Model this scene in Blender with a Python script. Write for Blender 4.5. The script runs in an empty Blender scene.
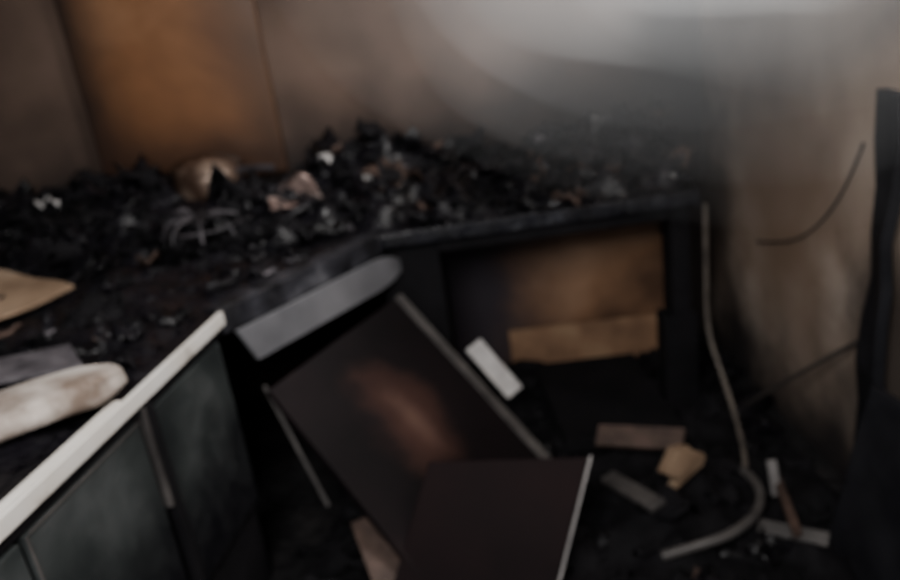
import bpy, bmesh, math, random
from mathutils import Vector, Matrix, noise, Euler
random.seed(7)
sc=bpy.context.scene
# ---------------------------------------------------------------- helpers
def mat(name,stops,scale=4,rough=.7,detail=6,bump=.3,bscale=30,metal=0,dist=0,spec=.4,rvar=0):
    m=bpy.data.materials.new(name);m.use_nodes=True
    nt=m.node_tree;N=nt.nodes;Lk=nt.links
    b=N['Principled BSDF'];b.inputs['Roughness'].default_value=rough;b.inputs['Metallic'].default_value=metal
    b.inputs['Specular IOR Level'].default_value=spec
    tc=N.new('ShaderNodeTexCoord')
    n=N.new('ShaderNodeTexNoise');n.inputs['Scale'].default_value=scale;n.inputs['Detail'].default_value=detail;n.inputs['Distortion'].default_value=dist
    Lk.new(tc.outputs['Object'],n.inputs['Vector'])
    r=N.new('ShaderNodeValToRGB');e=r.color_ramp.elements
    while len(e)<len(stops):e.new(.5)
    for i,(p,c) in enumerate(stops):
        e[i].position=p;e[i].color=(*c,1)
    Lk.new(n.outputs['Fac'],r.inputs['Fac']);Lk.new(r.outputs['Color'],b.inputs['Base Color'])
    n2=N.new('ShaderNodeTexNoise');n2.inputs['Scale'].default_value=bscale;n2.inputs['Detail'].default_value=5
    Lk.new(tc.outputs['Object'],n2.inputs['Vector'])
    bp=N.new('ShaderNodeBump');bp.inputs['Strength'].default_value=bump;bp.inputs['Distance'].default_value=.01
    Lk.new(n2.outputs['Fac'],bp.inputs['Height']);Lk.new(bp.outputs['Normal'],b.inputs['Normal'])
    if rvar:
        mr=N.new('ShaderNodeMapRange');mr.inputs['From Min'].default_value=.3;mr.inputs['From Max'].default_value=.7
        mr.inputs['To Min'].default_value=max(.05,rough-rvar);mr.inputs['To Max'].default_value=min(1,rough+rvar)
        Lk.new(n2.outputs['Fac'],mr.inputs['Value']);Lk.new(mr.outputs['Result'],b.inputs['Roughness'])
    return m
def mixin(m,facsock,col):
    nt=m.node_tree;N=nt.nodes;Lk=nt.links;b=N['Principled BSDF']
    src=b.inputs['Base Color'].links[0].from_socket
    mx=N.new('ShaderNodeMix');mx.data_type='RGBA';Lk.new(facsock,mx.inputs['Factor'])
    Lk.new(src,mx.inputs[6]);mx.inputs[7].default_value=(*col,1);Lk.new(mx.outputs[2],b.inputs['Base Color'])
def axis_tint(m,axis,lo,hi,col,nz=.25,clo=1.0,chi=0.0,nscale=3):
    """mix a colour into base along an object axis (soot, char, painted panel glow)"""
    nt=m.node_tree;N=nt.nodes;Lk=nt.links
    tc=N.new('ShaderNodeTexCoord');sx=N.new('ShaderNodeSeparateXYZ');Lk.new(tc.outputs['Object'],sx.inputs[0])
    n=N.new('ShaderNodeTexNoise');n.inputs['Scale'].default_value=nscale;n.inputs['Detail'].default_value=5
    Lk.new(tc.outputs['Object'],n.inputs['Vector'])
    a=N.new('ShaderNodeMath');a.operation='MULTIPLY_ADD';Lk.new(n.outputs['Fac'],a.inputs[0]);a.inputs[1].default_value=nz*2;a.inputs[2].default_value=-nz
    s=N.new('ShaderNodeMath');s.operation='ADD';Lk.new(sx.outputs[axis],s.inputs[0]);Lk.new(a.outputs[0],s.inputs[1])
    mr=N.new('ShaderNodeMapRange');mr.interpolation_type='SMOOTHSTEP'
    mr.inputs['From Min'].default_value=lo;mr.inputs['From Max'].default_value=hi;mr.inputs['To Min'].default_value=clo;mr.inputs['To Max'].default_value=chi
    Lk.new(s.outputs[0],mr.inputs['Value']);mixin(m,mr.outputs['Result'],col)
def patch(m,c,scl,col,amt=1,nz=.5,r0=.3,r1=1.1):
    """colour patch (burn spot, scorch, tone change) centred at object-space c with radii scl"""
    nt=m.node_tree;N=nt.nodes;Lk=nt.links
    tc=N.new('ShaderNodeTexCoord');mp=N.new('ShaderNodeVectorMath');mp.operation='SUBTRACT';Lk.new(tc.outputs['Object'],mp.inputs[0]);mp.inputs[1].default_value=c
    dv=N.new('ShaderNodeVectorMath');dv.operation='DIVIDE';Lk.new(mp.outputs[0],dv.inputs[0]);dv.inputs[1].default_value=scl
    ln=N.new('ShaderNodeVectorMath');ln.operation='LENGTH';Lk.new(dv.outputs[0],ln.inputs[0])
    n=N.new('ShaderNodeTexNoise');n.inputs['Scale'].default_value=5;n.inputs['Detail'].default_value=5;Lk.new(tc.outputs['Object'],n.inputs['Vector'])
    a=N.new('ShaderNodeMath');a.operation='MULTIPLY_ADD';Lk.new(n.outputs['Fac'],a.inputs[0]);a.inputs[1].default_value=nz*2;a.inputs[2].default_value=-nz
    s=N.new('ShaderNodeMath');s.operation='ADD';Lk.new(ln.outputs['Value'],s.inputs[0]);Lk.new(a.outputs[0],s.inputs[1])
    mr=N.new('ShaderNodeMapRange');mr.interpolation_type='SMOOTHSTEP'
    mr.inputs['From Min'].default_value=r0;mr.inputs['From Max'].default_value=r1;mr.inputs['To Min'].default_value=amt;mr.inputs['To Max'].default_value=0
    Lk.new(s.outputs[0],mr.inputs['Value']);mixin(m,mr.outputs['Result'],col)
def obj(name,bm,mats,parent=None,smooth=False):
    me=bpy.data.meshes.new(name);bmesh.ops.recalc_face_normals(bm,faces=bm.faces);bm.to_mesh(me);bm.free()
    for m in (mats if isinstance(mats,list) else [mats]):me.materials.append(m)
    if smooth:
        for p in me.polygons:p.use_smooth=True
    o=bpy.data.objects.new(name,me);sc.collection.objects.link(o)
    if parent:o.parent=parent
    return o
def empty(name):
    o=bpy.data.objects.new(name,None);sc.collection.objects.link(o);return o
def bev(o,w=.004,s=2):
    m=o.modifiers.new('b','BEVEL');m.width=w;m.segments=s;m.limit_method='ANGLE';return o
def prism(name,poly,z0,z1,m,parent=None,b=.004):
    bm=bmesh.new()
    lo=[bm.verts.new((x,y,z0)) for x,y in poly];hi=[bm.verts.new((x,y,z1)) for x,y in poly]
    bm.faces.new(lo[::-1]);bm.faces.new(hi);k=len(poly)
    for i in range(k):bm.faces.new((lo[i],lo[(i+1)%k],hi[(i+1)%k],hi[i]))
    o=obj(name,bm,m,parent)
    if b:bev(o,b)
    return o
def box(name,x0,x1,y0,y1,z0,z1,m,parent=None,b=.004):
    return prism(name,[(x0,y0),(x1,y0),(x1,y1),(x0,y1)],z0,z1,m,parent,b)
def slab(name,O,U,V,t,m,parent=None,seg=10,warp=.0,b=.003,shape=None,wf=4):
    O,U,V=Vector(O),Vector(U),Vector(V)
    ux=U.normalized();n=U.cross(V).normalized();vy=n.cross(ux)
    bm=bmesh.new();g={}
    for s in (0,1):
        for i in range(seg+1):
            for j in range(seg+1):
                P=U*(i/seg)+V*(j/seg)
                x,y=P.dot(ux),P.dot(vy)
                w=warp*noise.noise(Vector((x*wf+3,y*wf,O.x*7)))
                if shape:x,y=shape(x,y,i/seg,j/seg)
                g[s,i,j]=bm.verts.new((x,y,w+(0 if s else -t)))
    for i in range(seg):
        for j in range(seg):
            bm.faces.new((g[1,i,j],g[1,i+1,j],g[1,i+1,j+1],g[1,i,j+1]));bm.faces.new((g[0,i,j+1],g[0,i+1,j+1],g[0,i+1,j],g[0,i,j]))
    for i in range(seg):
        bm.faces.new((g[0,i,0],g[0,i+1,0],g[1,i+1,0],g[1,i,0]));bm.faces.new((g[1,i,seg],g[1,i+1,seg],g[0,i+1,seg],g[0,i,seg]))
        bm.faces.new((g[1,0,i],g[1,0,i+1],g[0,0,i+1],g[0,0,i]));bm.faces.new((g[0,seg,i],g[0,seg,i+1],g[1,seg,i+1],g[1,seg,i]))
    o=obj(name,bm,m,parent)
    o.matrix_world=Matrix.Translation(O)@Matrix((ux,vy,n)).transposed().to_4x4()
    if b:bev(o,b)
    return o
def tube(name,pts,r,m,parent=None,taper=None):
    cu=bpy.data.curves.new(name,'CURVE');cu.dimensions='3D';cu.bevel_depth=r;cu.bevel_resolution=3;cu.resolution_u=8
    sp=cu.splines.new('NURBS');sp.points.add(len(pts)-1)
    for i,p in enumerate(pts):
        sp.points[i].co=(*p,1);sp.points[i].radius=taper[i] if taper else 1
    sp.use_endpoint_u=True;sp.order_u=3;cu.use_fill_caps=True
    o=bpy.data.objects.new(name,cu);sc.collection.objects.link(o)
    dg=bpy.context.evaluated_depsgraph_get();me=bpy.data.meshes.new_from_object(o.evaluated_get(dg))
    bpy.data.objects.remove(o);o=bpy.data.objects.new(name,me);sc.collection.objects.link(o)
    me.materials.clear();me.materials.append(m)
    for p in me.polygons:p.use_smooth=True
    if parent:o.parent=parent
    return o
def inpoly(x,y,poly):
    c=False;k=len(poly)
    for i in range(k):
        x1,y1=poly[i];x2,y2=poly[(i+1)%k]
        if (y1>y)!=(y2>y) and x<(x2-x1)*(y-y1)/(y2-y1)+x1:c=not c
    return c
def edge_dist(x,y,poly):
    d=9;k=len(poly);p=Vector((x,y))
    for i in range(k):
        a=Vector(poly[i]);b=Vector(poly[(i+1)%k]);t=max(0,min(1,(p-a).dot(b-a)/(b-a).length_squared))
        d=min(d,(p-(a+(b-a)*t)).length)
    return d
def shard(bm,c,L,W,rot,mi,crump=.3):
    """crumpled thin flake / broken splinter"""
    R=rot.to_matrix();g={};nx,ny=5,4;s=random.random()*50;t=random.uniform(.003,.010)
    for k in (0,1):
        for i in range(nx+1):
            for j in range(ny+1):
                u,v=i/nx-.5,j/ny-.5
                w=crump*min(L,W)*noise.noise(Vector((u*3+s,v*3,s)))
                P=Vector((u*L*(1+.3*noise.noise(Vector((v*4,s,0)))),v*W*(1+.5*noise.noise(Vector((u*4,s,3)))),w+(t if k else 0)))
                g[k,i,j]=bm.verts.new(Vector(c)+R@P)
    F=[]
    for i in range(nx):
        for j in range(ny):
            F.append(bm.faces.new((g[1,i,j],g[1,i+1,j],g[1,i+1,j+1],g[1,i,j+1])));F.append(bm.faces.new((g[0,i,j+1],g[0,i+1,j+1],g[0,i+1,j],g[0,i,j])))
    for i in range(nx):
        F.append(bm.faces.new((g[0,i,0],g[0,i+1,0],g[1,i+1,0],g[1,i,0])));F.append(bm.faces.new((g[1,i,ny],g[1,i+1,ny],g[0,i+1,ny],g[0,i,ny])))
    for j in range(ny):
        F.append(bm.faces.new((g[1,0,j],g[1,0,j+1],g[0,0,j+1],g[0,0,j])));F.append(bm.faces.new((g[0,nx,j],g[0,nx,j+1],g[1,nx,j+1],g[1,nx,j])))
    for f in F:f.material_index=mi;f.smooth=True
def heap_into(bm,poly,z0,hfun,nm,n,weights,step=.02,size=(.03,.12),rough=.04,tilt=.25,wfun=None,base=0):
    xs=[p[0] for p in poly];ys=[p[1] for p in poly];g={}
    x0,x1,y0,y1=min(xs),max(xs),min(ys),max(ys)
    def H(x,y):
        d=edge_dist(x,y,poly) if inpoly(x,y,poly) else 0
        k=min(1,d/.07)
        h=hfun(x,y)+rough*(1.3*noise.noise(Vector((x*7,y*7,z0)))+.6*noise.noise(Vector((x*20,y*20,4)))+.25*noise.noise(Vector((x*50,y*50,9))))
        return max(.001,h*k)
    nx=int((x1-x0)/step);ny=int((y1-y0)/step)
    for i in range(nx+1):
        for j in range(ny+1):
            x=x0+i*step;y=y0+j*step
            if inpoly(x,y,poly):g[i,j]=bm.verts.new((x,y,z0+H(x,y)))
    for i in range(nx):
        for j in range(ny):
            q=[(i,j),(i+1,j),(i+1,j+1),(i,j+1)]
            if all(a in g for a in q):
                f=bm.faces.new([g[a] for a in q]);f.smooth=True;f.material_index=base
    c=0
    while c<n:
        x=random.uniform(x0,x1);y=random.uniform(y0,y1)
        if not inpoly(x,y,poly) or edge_dist(x,y,poly)<.03:continue
        L=random.uniform(*size)*random.choice([.6,.8,1,1,1.5]);W=L*random.uniform(.15,.7)
        mi=random.choices(range(nm),wfun(x,y) if wfun else weights)[0]
        if mi>=2 and mi!=3:L*=.6;W*=.6
        shard(bm,(x,y,z0+H(x,y)+.004),L,W,Euler((random.gauss(0,tilt),random.gauss(0,tilt),random.uniform(0,6.3))),mi,.8)
        c+=1
# ---------------------------------------------------------------- materials
M_back=mat('wall_soot_brown',[(.3,(.050,.031,.024)),(.5,(.098,.064,.048)),(.7,(.15,.10,.077))],1.8,.85,5,.15,12)
axis_tint(M_back,2,1.05,1.5,(.015,.010,.009),.25,.95,0)
patch(M_back,(1.2,3.3,1.35),(.38,.6,.55),(.010,.009,.011),.95)  # darker patch on the back wall towards the right corner
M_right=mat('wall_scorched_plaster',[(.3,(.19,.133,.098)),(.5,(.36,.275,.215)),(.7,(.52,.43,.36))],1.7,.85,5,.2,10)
axis_tint(M_right,2,.0,.5,(.014,.011,.012),.35,1,0)
patch(M_right,(1.2,3.3,.6),(.3,.5,.9),(.025,.017,.014),.9)  # darker patch on the right wall towards the back corner
patch(M_right,(1.2,2.55,.85),(.3,.5,.6),(.20,.125,.08),.7)
patch(M_right,(1.2,1.75,.55),(.3,.5,.5),(.03,.024,.022),.85)
M_left=mat('wall_burnt_left',[(.3,(.014,.009,.007)),(.6,(.045,.028,.019))],2,.85)
M_floor=mat('floor_char',[(.35,(.005,.005,.006)),(.6,(.013,.012,.013)),(.8,(.035,.03,.03))],6,.65,8,.8,25,rvar=.2)
M_char=mat('char_black',[(.35,(.003,.003,.004)),(.62,(.009,.008,.011)),(.82,(.034,.032,.038))],7,.38,8,.6,40,rvar=.22,spec=.42)
M_char2=mat('char_matte',[(.3,(.003,.003,.004)),(.7,(.010,.009,.011))],5,.8,6,.4,30,spec=.2)
M_ash=mat('ash_grey',[(.3,(.035,.032,.038)),(.7,(.17,.155,.17))],14,.6,6,.5,50)
M_brownbit=mat('scorched_wood_bits',[(.3,(.028,.018,.014)),(.7,(.13,.082,.065))],10,.6,6,.5,40)
M_white=mat('pale_residue',[(.3,(.42,.40,.40)),(.7,(.72,.70,.68))],12,.5,4,.3,30)
M_door=mat('cabinet_door_sooty',[(.3,(.013,.016,.017)),(.5,(.037,.043,.043)),(.75,(.11,.117,.119))],3,.5,7,.12,20,rvar=.15)
axis_tint(M_door,2,.38,.72,(.006,.006,.008),.2,1,0,5)
M_apron=mat('drawer_front_grey',[(.3,(.10,.10,.11)),(.7,(.22,.22,.235))],4,.5,5,.1,20)
M_cedge=mat('counter_edge_sooty',[(.38,(.008,.008,.010)),(.55,(.03,.03,.037)),(.75,(.13,.13,.145))],9,.45,7,.5,25,rvar=.2)
M_strip=mat('laminate_edge_white',[(.26,(.25,.20,.16)),(.40,(.80,.76,.70)),(.8,(.92,.91,.89))],7,.35,6,.1,30)
M_wood=mat('wood_panel_painted_glow',[(.3,(.08,.033,.014)),(.5,(.21,.095,.041)),(.72,(.36,.19,.10))],1.2,.35,4,.05,10,dist=.5)
axis_tint(M_wood,0,-.95,-.62,(.075,.042,.025),.12,0,.75,2)  # charred dark edges leave an orange glow painted at the panel centre
axis_tint(M_wood,0,-1.42,-1.12,(.022,.013,.010),.15,1,0,2)
axis_tint(M_wood,2,1.15,1.4,(.03,.015,.010),.15,.85,0,3)
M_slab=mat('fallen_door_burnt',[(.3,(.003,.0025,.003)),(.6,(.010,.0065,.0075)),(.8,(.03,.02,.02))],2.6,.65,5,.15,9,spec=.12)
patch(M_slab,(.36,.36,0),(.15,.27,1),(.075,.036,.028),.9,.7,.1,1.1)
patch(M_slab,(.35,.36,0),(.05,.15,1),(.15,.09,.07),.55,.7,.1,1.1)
M_slab2=mat('fallen_door_dark_brown',[(.3,(.005,.0027,.0035)),(.7,(.015,.007,.0075))],2,.65,4,.05,10,spec=.1)
M_edge=mat('door_edge_grey',[(.3,(.03,.027,.027)),(.7,(.12,.11,.105))],8,.5)
M_edgel=mat('door_edge_pale',[(.3,(.15,.14,.14)),(.7,(.36,.34,.33))],8,.5)
M_card=mat('scorched_cardboard',[(.25,(.12,.07,.04)),(.5,(.32,.22,.145)),(.75,(.50,.39,.29))],4,.7,5,.15,20)
M_plank=mat('scorched_plank',[(.25,(.09,.045,.025)),(.5,(.24,.135,.075)),(.75,(.40,.27,.16))],4,.7,5,.15,20)
M_metal=mat('sooty_steel',[(.38,(.04,.028,.026)),(.52,(.22,.15,.13)),(.7,(.7,.6,.56))],14,.35,5,.25,20,metal=.5)
M_kettle=mat('scorched_steel',[(.38,(.015,.010,.008)),(.55,(.09,.055,.04)),(.75,(.5,.38,.30))],4,.26,4,.1,15,metal=.4)
M_iron=mat('cast_iron',[(.3,(.02,.02,.023)),(.7,(.10,.09,.10))],12,.4,5,.3,40,metal=.4)
M_cloth=mat('smoke_stained_cloth',[(.32,(.20,.15,.12)),(.48,(.60,.54,.49)),(.75,(.82,.79,.76))],6,.9,6,.3,30)
M_cable=mat('cable_pale',[(.3,(.05,.042,.036)),(.7,(.19,.16,.135))],8,.5)
M_cabled=mat('cable_dark',[(.3,(.02,.018,.017)),(.7,(.06,.05,.045))],8,.6)
M_ceil=mat('ceiling_soot',[(.3,(.05,.045,.04)),(.7,(.16,.15,.14))],2,.9)
M_frame=mat('charred_timber',[(.3,(.006,.006,.008)),(.7,(.022,.022,.026))],5,.6,spec=.2)
# ---------------------------------------------------------------- room
YB=3.3;XR=1.2;XL=-1.95
box('floor',XL-.1,XR+.1,-.6,YB+.1,-.1,0,M_floor,b=0)
box('wall_back',XL-.1,XR+.1,YB,YB+.1,0,2.6,M_back,b=0)
box('wall_left',XL-.1,XL,-.6,YB,0,2.6,M_left,b=0)
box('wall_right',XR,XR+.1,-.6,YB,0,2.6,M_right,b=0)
box('ceiling',XL-.1,XR+.1,-.6,YB+.1,2.6,2.7,M_ceil,b=0)
# ---------------------------------------------------------------- counter
P1=(-.82,1.12);P2=(-.655,2.01);P3=(-.24,2.56);P4=(.92,2.60);P0=(-.90,.70)
ctr=empty('kitchen_counter')
prism('countertop',[P0,P2,P3,P4,(1.08,3.24),(-1.93,3.24),(-1.93,.70)],.86,.90,M_char,ctr)
d=Vector((.165,.89,0)).normalized();nrm=Vector((d.y,-d.x,0))
def fr(y,off,z):
    q=Vector((-.82,1.12,0))+d*((y-1.12)/d.y)+nrm*off;return (q.x,q.y,z)
def frbox(name,ya,yb,o0,o1,z0,z1,m,b=.003):
    a,b_,c,e=fr(ya,o0,0),fr(yb,o0,0),fr(yb,o1,0),fr(ya,o1,0)
    return prism(name,[a[:2],b_[:2],c[:2],e[:2]],z0,z1,m,ctr,b)
frbox('white_edge_strip',.70,2.0,.001,.014,.866,.905,M_strip)
frbox('white_edge_top',.70,1.50,-.02,.0,.9005,.907,M_strip)
prism('carcass_left',[fr(.72,-.03,0)[:2],fr(1.98,-.03,0)[:2],(-1.3,2.2),(-1.9,2.2),(-1.9,.72)],.0,.86,M_char2,ctr)
frbox('rail',.72,1.99,-.03,-.004,.835,.864,M_char2)
frbox('door_panel_1',.70,1.135,-.028,-.004,.14,.825,M_door)
frbox('door_panel_2',1.15,1.54,-.028,-.004,.14,.825,M_door)
frbox('door_panel_3',1.605,1.97,-.028,-.004,.30,.825,M_door)
frbox('door_edge_light',1.150,1.156,-.004,-.001,.5,.825,M_edge)
frbox('post',1.555,1.568,-.028,.004,.58,.85,M_edge)
frbox('post_dark',1.572,1.60,-.028,.004,.2,.85,M_char2)
frbox('door_top_light',1.16,1.54,-.004,-.001,.822,.828,M_edge)
dd=(Vector(P3)-Vector(P2)).normalized();dn=Vector((dd.y,-dd.x))
def dg(t,o):
    q=Vector(P2).lerp(Vector(P3),t)+dn*o;return (q.x,q.y)
prism('diagonal_edge',[dg(-.02,.001),dg(1.02,.001),dg(1.02,.014),dg(-.02,.014)],.835,.91,M_cedge,ctr)
prism('diagonal_edge_top',[dg(-.02,-.06),dg(1.0,-.05),dg(1.02,.0),dg(-.02,.0)],.9,.912,M_cedge,ctr)
A0=dg(.04,.02);A1=dg(1.14,.02)
def apr(x,y,u,v):
    if u>.8:
        k=(u-.8)/.2; y=.0525+(y-.0525)*math.sqrt(max(.15,1-k*k*.85))
    if u<.12:x+=.05*(1-v)*(1-u/.12)
    return x,y
slab('drawer_front',(A0[0],A0[1],.715),(A1[0]-A0[0],A1[1]-A0[1],0),(0,0,.115),.016,M_apron,ctr,seg=20,shape=apr)
M_be=mat('counter_edge_charred',[(.35,(.004,.004,.006)),(.6,(.014,.014,.019)),(.78,(.10,.105,.12))],12,.4,8,.8,30,rvar=.25)
box('back_edge',-.24,.92,2.565,2.60,.855,.906,M_be,ctr)
box('end_panel_inner',-.24,-.02,2.64,3.22,0,.86,M_char2,ctr)
box('leg_front',.83,.90,2.61,2.68,0,.86,M_char2,ctr)
box('leg_block',.79,.92,2.60,2.70,.0,.42,M_char2,ctr)
box('leg_back',.98,1.05,3.18,3.22,0,.86,M_char2,ctr)
box('back_rail',-.02,1.05,3.19,3.22,.72,.86,M_char2,ctr)
box('front_rail',-.02,.82,2.61,2.64,.80,.86,M_char2,ctr)
M_under=mat('scorched_back_panel',[(.3,(.10,.052,.03)),(.5,(.28,.15,.082)),(.75,(.44,.27,.17))],2.5,.6,4,.1,14)
axis_tint(M_under,0,.1,.7,(.03,.024,.032),.25,1,0)  # darker and bluer towards the left end
axis_tint(M_under,2,.50,.68,(.03,.02,.02),.1,0,.8)  # darker towards the top
box('scorched_backing_board',-.01,1.04,3.265,3.295,.0,.70,M_under)
slab('fallen_plank',(.24,3.12,.0),(.70,-.04,-.0),(.0,.04,.21),.02,M_plank)
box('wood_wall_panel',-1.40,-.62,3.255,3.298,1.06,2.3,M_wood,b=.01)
# ---------------------------------------------------------------- debris on counters
dm=[M_char,M_char2,M_ash,M_brownbit,M_white]
def hb(x,y):
    return .025+(.14+.06*math.exp(-((x+.1)/.4)**2)+.05*max(0,x-.3)+.08*math.exp(-((x+1.4)/.3)**2))*max(0,min(1,(y-2.62)/.45))*(1+.6*noise.noise(Vector((x*3,y*3,1))))
bm=bmesh.new()
def wf(x,y):
    if x>.35:return [46,32,5,12,1.6]
    if x>.0:return [50,38,4,6,1]
    return [50,43,3,2,.5]
heap_into(bm,[(-.22,2.60),(.9,2.63),(1.06,3.2),(-1.9,3.2),(-1.9,2.75),(-.75,2.55)],.90,hb,5,400,None,size=(.06,.19),wfun=wf,step=.016,tilt=.25,rough=.06)
heap_into(bm,[(-.9,.95),(-.7,1.98),(-.32,2.53),(-.75,2.6),(-1.9,2.8),(-1.9,.95)],.90,lambda x,y:.014,5,220,[60,32,5,2,.5],size=(.04,.13),rough=.025)
obj('burnt_debris',bm,dm)
# ---------------------------------------------------------------- hob grate
hob=empty('gas_hob_grate');cx,cy,cz=-.86,2.70,1.0
for k in range(8):
    a=k*math.pi/4+.2
    tube('grate_bar_%d'%k,[(cx+.03*math.cos(a),cy+.03*math.sin(a),cz+.035),(cx+.09*math.cos(a),cy+.09*math.sin(a),cz+.04),(cx+.14*math.cos(a),cy+.14*math.sin(a),cz+.01),(cx+.15*math.cos(a),cy+.15*math.sin(a),cz-.03)],.007,M_iron,hob)
tube('grate_ring',[(cx+.14*math.cos(a*math.pi/8),cy+.14*math.sin(a*math.pi/8),cz) for a in range(17)],.006,M_iron,hob)
def revolve(name,prof,m,parent=None,seg=32,loc=(0,0,0),rot=(0,0,0),sc_=(1,1,1),dent=0):
    bm=bmesh.new();rings=[]
    for r_,z in prof:
        R=[]
        for i in range(seg):
            a=2*math.pi*i/seg;k=1+dent*noise.noise(Vector((math.cos(a)*1.5,math.sin(a)*1.5,z*14+loc[0])))
            R.append(bm.verts.new((r_*math.cos(a)*k,r_*math.sin(a)*k,z*(1+dent*.6*noise.noise(Vector((math.cos(a),math.sin(a),5)))))))
        rings.append(R)
    for a,b in zip(rings,rings[1:]):
        for i in range(seg):bm.faces.new((a[i],a[(i+1)%seg],b[(i+1)%seg],b[i]))
    bm.faces.new(rings[0]);bm.faces.new(rings[-1])
    o=obj(name,bm,m,parent,True);o.location=loc;o.rotation_euler=rot;o.scale=sc_;return o
revolve('burner_cap',[(.001,.02),(.03,.02),(.034,.012),(.034,0),(.001,0)],M_iron,hob,loc=(cx,cy,cz))
slab('crumpled_metal_sheet',(-.62,2.78,.985),(.20,.05,.03),(-.02,.10,.09),.004,M_metal,warp=.07,wf=11,b=0,seg=16,shape=lambda x,y,u,v:(x*(1-.2*v),y*(1-.9*(u-.5)**2)))
kt=empty('melted_cooking_pot')
revolve('pot_body',[(.12,-.10),(.145,-.05),(.15,.03),(.145,.06),(.138,.062),(.13,.03)],M_kettle,kt,loc=(-.90,3.06,1.09),dent=.12,sc_=(1,.85,1))
revolve('pot_lid',[(.148,0),(.14,.014),(.10,.035),(.05,.048),(.001,.052)],M_kettle,kt,loc=(-.90,3.06,1.154),dent=.12,sc_=(1,.85,1),rot=(.12,.06,0))
tube('pot_handle',[(-.77,3.01,1.13),(-.70,2.99,1.14),(-.62,2.96,1.13)],.014,M_iron,kt,taper=[1.2,1,1])
# ---------------------------------------------------------------- left counter things
def towel():
    a=Vector((-.76,1.545,.955));b=Vector((-1.33,1.00,.965));ax=(b-a);L=ax.length;ax.normalize();sd=ax.cross(Vector((0,0,1)))
    bm=bmesh.new();rings=[];n=30;s=28
    for i in range(n+1):
        t=i/n;k=min(1,.6+.4*math.sin(min(1,t*10)*math.pi/2));k*=1+.3*t
        R=[]
        for j in range(s):
            an=2*math.pi*j/s
            rr=1+.25*noise.noise(Vector((t*5,math.cos(an)*1.7,math.sin(an)*1.7)))
            ca,sa=math.cos(an),math.sin(an)
            R.append(bm.verts.new(a+ax*(L*t)+sd*(math.copysign(abs(ca)**.7,ca)*.078*rr*k)+Vector((0,0,1))*(math.copysign(abs(sa)**.7,sa)*.032*rr*k)))
        rings.append(R)
    for p,q in zip(rings,rings[1:]):
        for j in range(s):bm.faces.new((p[j],p[(j+1)%s],q[(j+1)%s],q[j]))
    bm.faces.new(rings[0]);bm.faces.new(rings[-1])
    return obj('rolled_towel',bm,M_cloth,None,True)
towel()
slab('cardboard_sheet',(-1.18,2.30,.955),(-.42,.30,.03),(-.25,-.42,0),.012,M_card,warp=.02)
slab('ash_covered_tray',(-.98,1.80,.95),(-.5,-.1,.01),(.1,-.16,.0),.012,M_ash,warp=.02)
slab('pale_cloth_scrap',(-1.72,2.85,1.0),(-.12,.10,.06),(-.06,-.1,.05),.02,M_cloth,warp=.04)
# ---------------------------------------------------------------- fallen doors
A=Vector((-.18,2.555,.68));B=Vector((.30,2.12,.115));AD=Vector((-.37,-.45,-.06))*1.1
fd=empty('fallen_cabinet_door')
U=B-A
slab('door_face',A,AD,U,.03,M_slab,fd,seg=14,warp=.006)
n=AD.cross(U).normalized()
slab('door_edge_trim',A+n*.010,AD.normalized()*.035,U,.012,M_edge,fd,seg=8)
slab('broken_white_tile',(.025,2.52,.44),Vector((.06,.02,.03)),Vector((.13,-.06,-.19)),.012,M_white)
fd2=empty('fallen_oven_door')
T1=Vector((-.13,1.88,.40));T2=Vector((.32,1.79,.40));dn2=Vector((-.20,-.24,-.37))
slab('door_face',T1+dn2,T2-T1,-dn2,.03,M_slab2,fd2,warp=.004)
slab('side_trim',T2+dn2+Vector((.001,0,.004)),Vector((.008,-.001,.0)),-dn2,.035,M_edgel,fd2)
slab('broken_wood_strip',(-.26,1.52,.03),(.09,.035,0),(-.13,.36,.20),.012,M_brownbit)
slab('grey_splinter_board',(-.64,2.20,.56),(.012,0,.006),(.16,-.18,-.36),.01,M_edge)
slab('charred_floor_board',(.34,2.35,.10),(.43,-.02,0),(-.02,.6,.03),.05,M_char2)
# ---------------------------------------------------------------- floor debris
def hf(x,y):
    return .02+.10*math.exp(-((x-.60)**2+(y-1.95)**2)/.03)+.04*noise.noise(Vector((x*4,y*4,0)))
bm=bmesh.new()
heap_into(bm,[(-.6,1.45),(1.15,1.2),(1.15,3.2),(.0,3.2),(-.1,2.6),(-.5,2.3),(-.6,1.9)],.0,hf,5,260,[12,80,2,4,.4],size=(.05,.22),rough=.05,base=1)
obj('floor_rubble',bm,dm)
slab('broken_plank',(.42,2.22,.16),(.27,-.10,.0),(.03,.06,.04),.02,M_brownbit)
slab('broken_plank',(.40,2.05,.12),(.05,.02,.01),(.1,-.22,.03),.02,M_edge)
slab('scorched_wood_chunk',(.60,1.93,.15),(.11,.05,.03),(-.03,.02,.10),.05,M_card,warp=.05,shape=lambda x,y,u,v:(x+.02*math.sin(v*5),y*(1-.5*abs(u-.6))))
slab('pale_splinter',(.93,1.98,.03),(.03,0,.0),(-.01,.02,.12),.012,M_edgel)
slab('burnt_batten',(.80,1.80,.06),(.16,-.10,.0),(.02,.03,.02),.02,M_edge)
slab('burnt_batten',(.98,2.12,.03),(.03,.01,.0),(-.12,-.42,.07),.02,M_brownbit)
tube('drain_hose',[(.86,2.04,.10),(.87,1.94,.12),(.82,1.82,.12),(.72,1.74,.12),(.62,1.72,.11),(.5,1.74,.07)],.014,M_edge)
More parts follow.
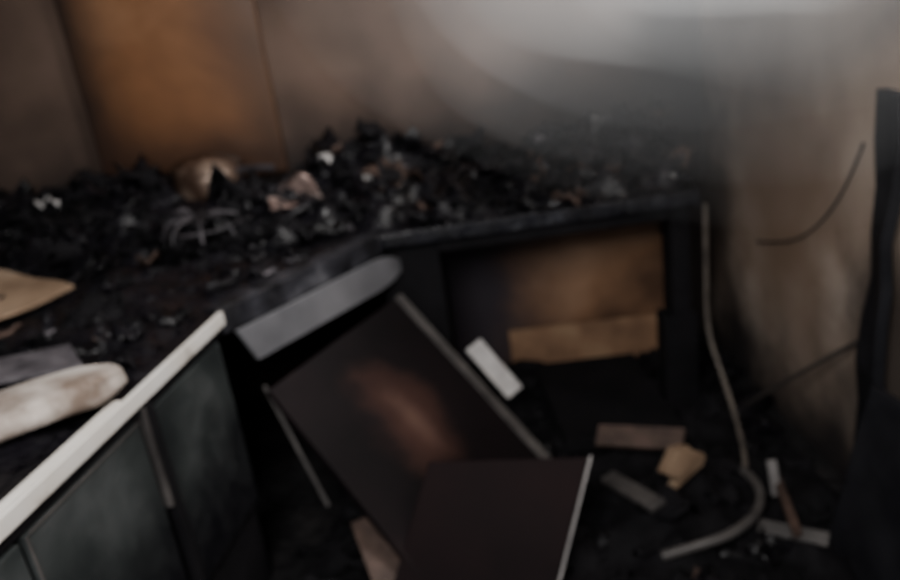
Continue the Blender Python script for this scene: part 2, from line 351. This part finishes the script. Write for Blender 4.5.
# ---------------------------------------------------------------- cables
tube('hanging_cable',[(.935,2.55,.86),(.935,2.55,.6),(.925,2.53,.38),(.95,2.40,.2),(.93,2.2,.08),(.90,2.12,.06)],.009,M_cable)
XW=1.188
tube('wall_cable',[(XW,2.03,1.12),(XW,2.10,.98),(XW,2.25,.82),(XW,2.45,.70),(XW,2.7,.64)],.004,M_cabled)
tube('burnt_pole',[(1.17,1.95,.56),(1.10,2.15,.37),(1.02,2.4,.12)],.007,M_cabled)
slab('charred_door_frame_post',(1.145,1.80,0),(.03,.12,0),(.02,.0,1.28),.03,M_frame,warp=.03)
slab('added_dark_board',(.98,1.76,.02),(.03,-.6,0),(.11,.0,.5),.02,M_frame,warp=.02)  # board added only to darken the lower right area
# ---------------------------------------------------------------- smoke: nested uniform volumes, dense in the upper right corner
def volmat(name,dens,col=(.93,.945,.97)):
    m=bpy.data.materials.new(name);m.use_nodes=True;nt=m.node_tree;nt.nodes.clear()
    o_=nt.nodes.new('ShaderNodeOutputMaterial');v=nt.nodes.new('ShaderNodeVolumeScatter');v.inputs['Color'].default_value=(*col,1);v.inputs['Density'].default_value=dens
    nt.links.new(v.outputs[0],o_.inputs['Volume']);return m
sm=empty('smoke_cloud')
for k,(s,dn_) in enumerate([(1.12,.06),(.98,.09),(.85,.13),(.72,.17),(.59,.22),(.46,.28),(.33,.36)]):
    bm=bmesh.new();bmesh.ops.create_icosphere(bm,subdivisions=4,radius=1)
    for v_ in bm.verts:
        c=v_.co.copy();q=1+.15*noise.noise(c*1.3+Vector((k*.7,0,0)))
        P=Vector((1.03,2.15,1.80))+Vector((c.x*1.22,c.y*.95,c.z*.74))*s*q
        v_.co=Vector((min(P.x,1.13+.001*k),min(P.y,3.24+.004*k),min(P.z,2.50+.004*k)))
    obj('smoke_puff_%d'%(k+1),bm,volmat('smoke_puff_%d'%(k+1),dn_),sm,True)
# ---------------------------------------------------------------- light
def area(name,loc,tgt,size,e,col):
    l=bpy.data.lights.new(name,'AREA');l.energy=e;l.size=size;l.color=col
    o=bpy.data.objects.new(name,l);sc.collection.objects.link(o);o.location=loc
    o.rotation_euler=(Vector(tgt)-Vector(loc)).to_track_quat('-Z','Y').to_euler();return o
area('front_fill_light',(-.35,-.2,2.3),(0,2.8,.8),.9,60,(1,.97,.94))  # unseen fill light added near the camera, brightens edge strip and towel
area('smoke_fill_light',(.80,2.0,2.57),(1.1,2.3,1.2),.4,85,(1,.985,.97))  # unseen area light added under the ceiling to brighten smoke and right wall
w=bpy.data.worlds.new('w');sc.world=w;w.use_nodes=True
w.node_tree.nodes['Background'].inputs[0].default_value=(.78,.86,1,1);w.node_tree.nodes['Background'].inputs[1].default_value=.3
# ---------------------------------------------------------------- camera
p=math.radians(20);r=math.radians(8)
cam=bpy.data.cameras.new('camera');co=bpy.data.objects.new('camera',cam);sc.collection.objects.link(co);sc.camera=co
cam.sensor_width=36;cam.lens=750/900*36;cam.clip_start=.05
F=Vector((0,math.cos(p),-math.sin(p)));X0=Vector((1,0,0));Y0=Vector((0,math.sin(p),math.cos(p)))
X=X0*math.cos(r)-Y0*math.sin(r);Y=X0*math.sin(r)+Y0*math.cos(r)
co.matrix_world=Matrix.Translation((0,0,1.6))@Matrix((X,Y,-F)).transposed().to_4x4()
cam.dof.use_dof=True;cam.dof.focus_distance=.75;cam.dof.aperture_fstop=2.6
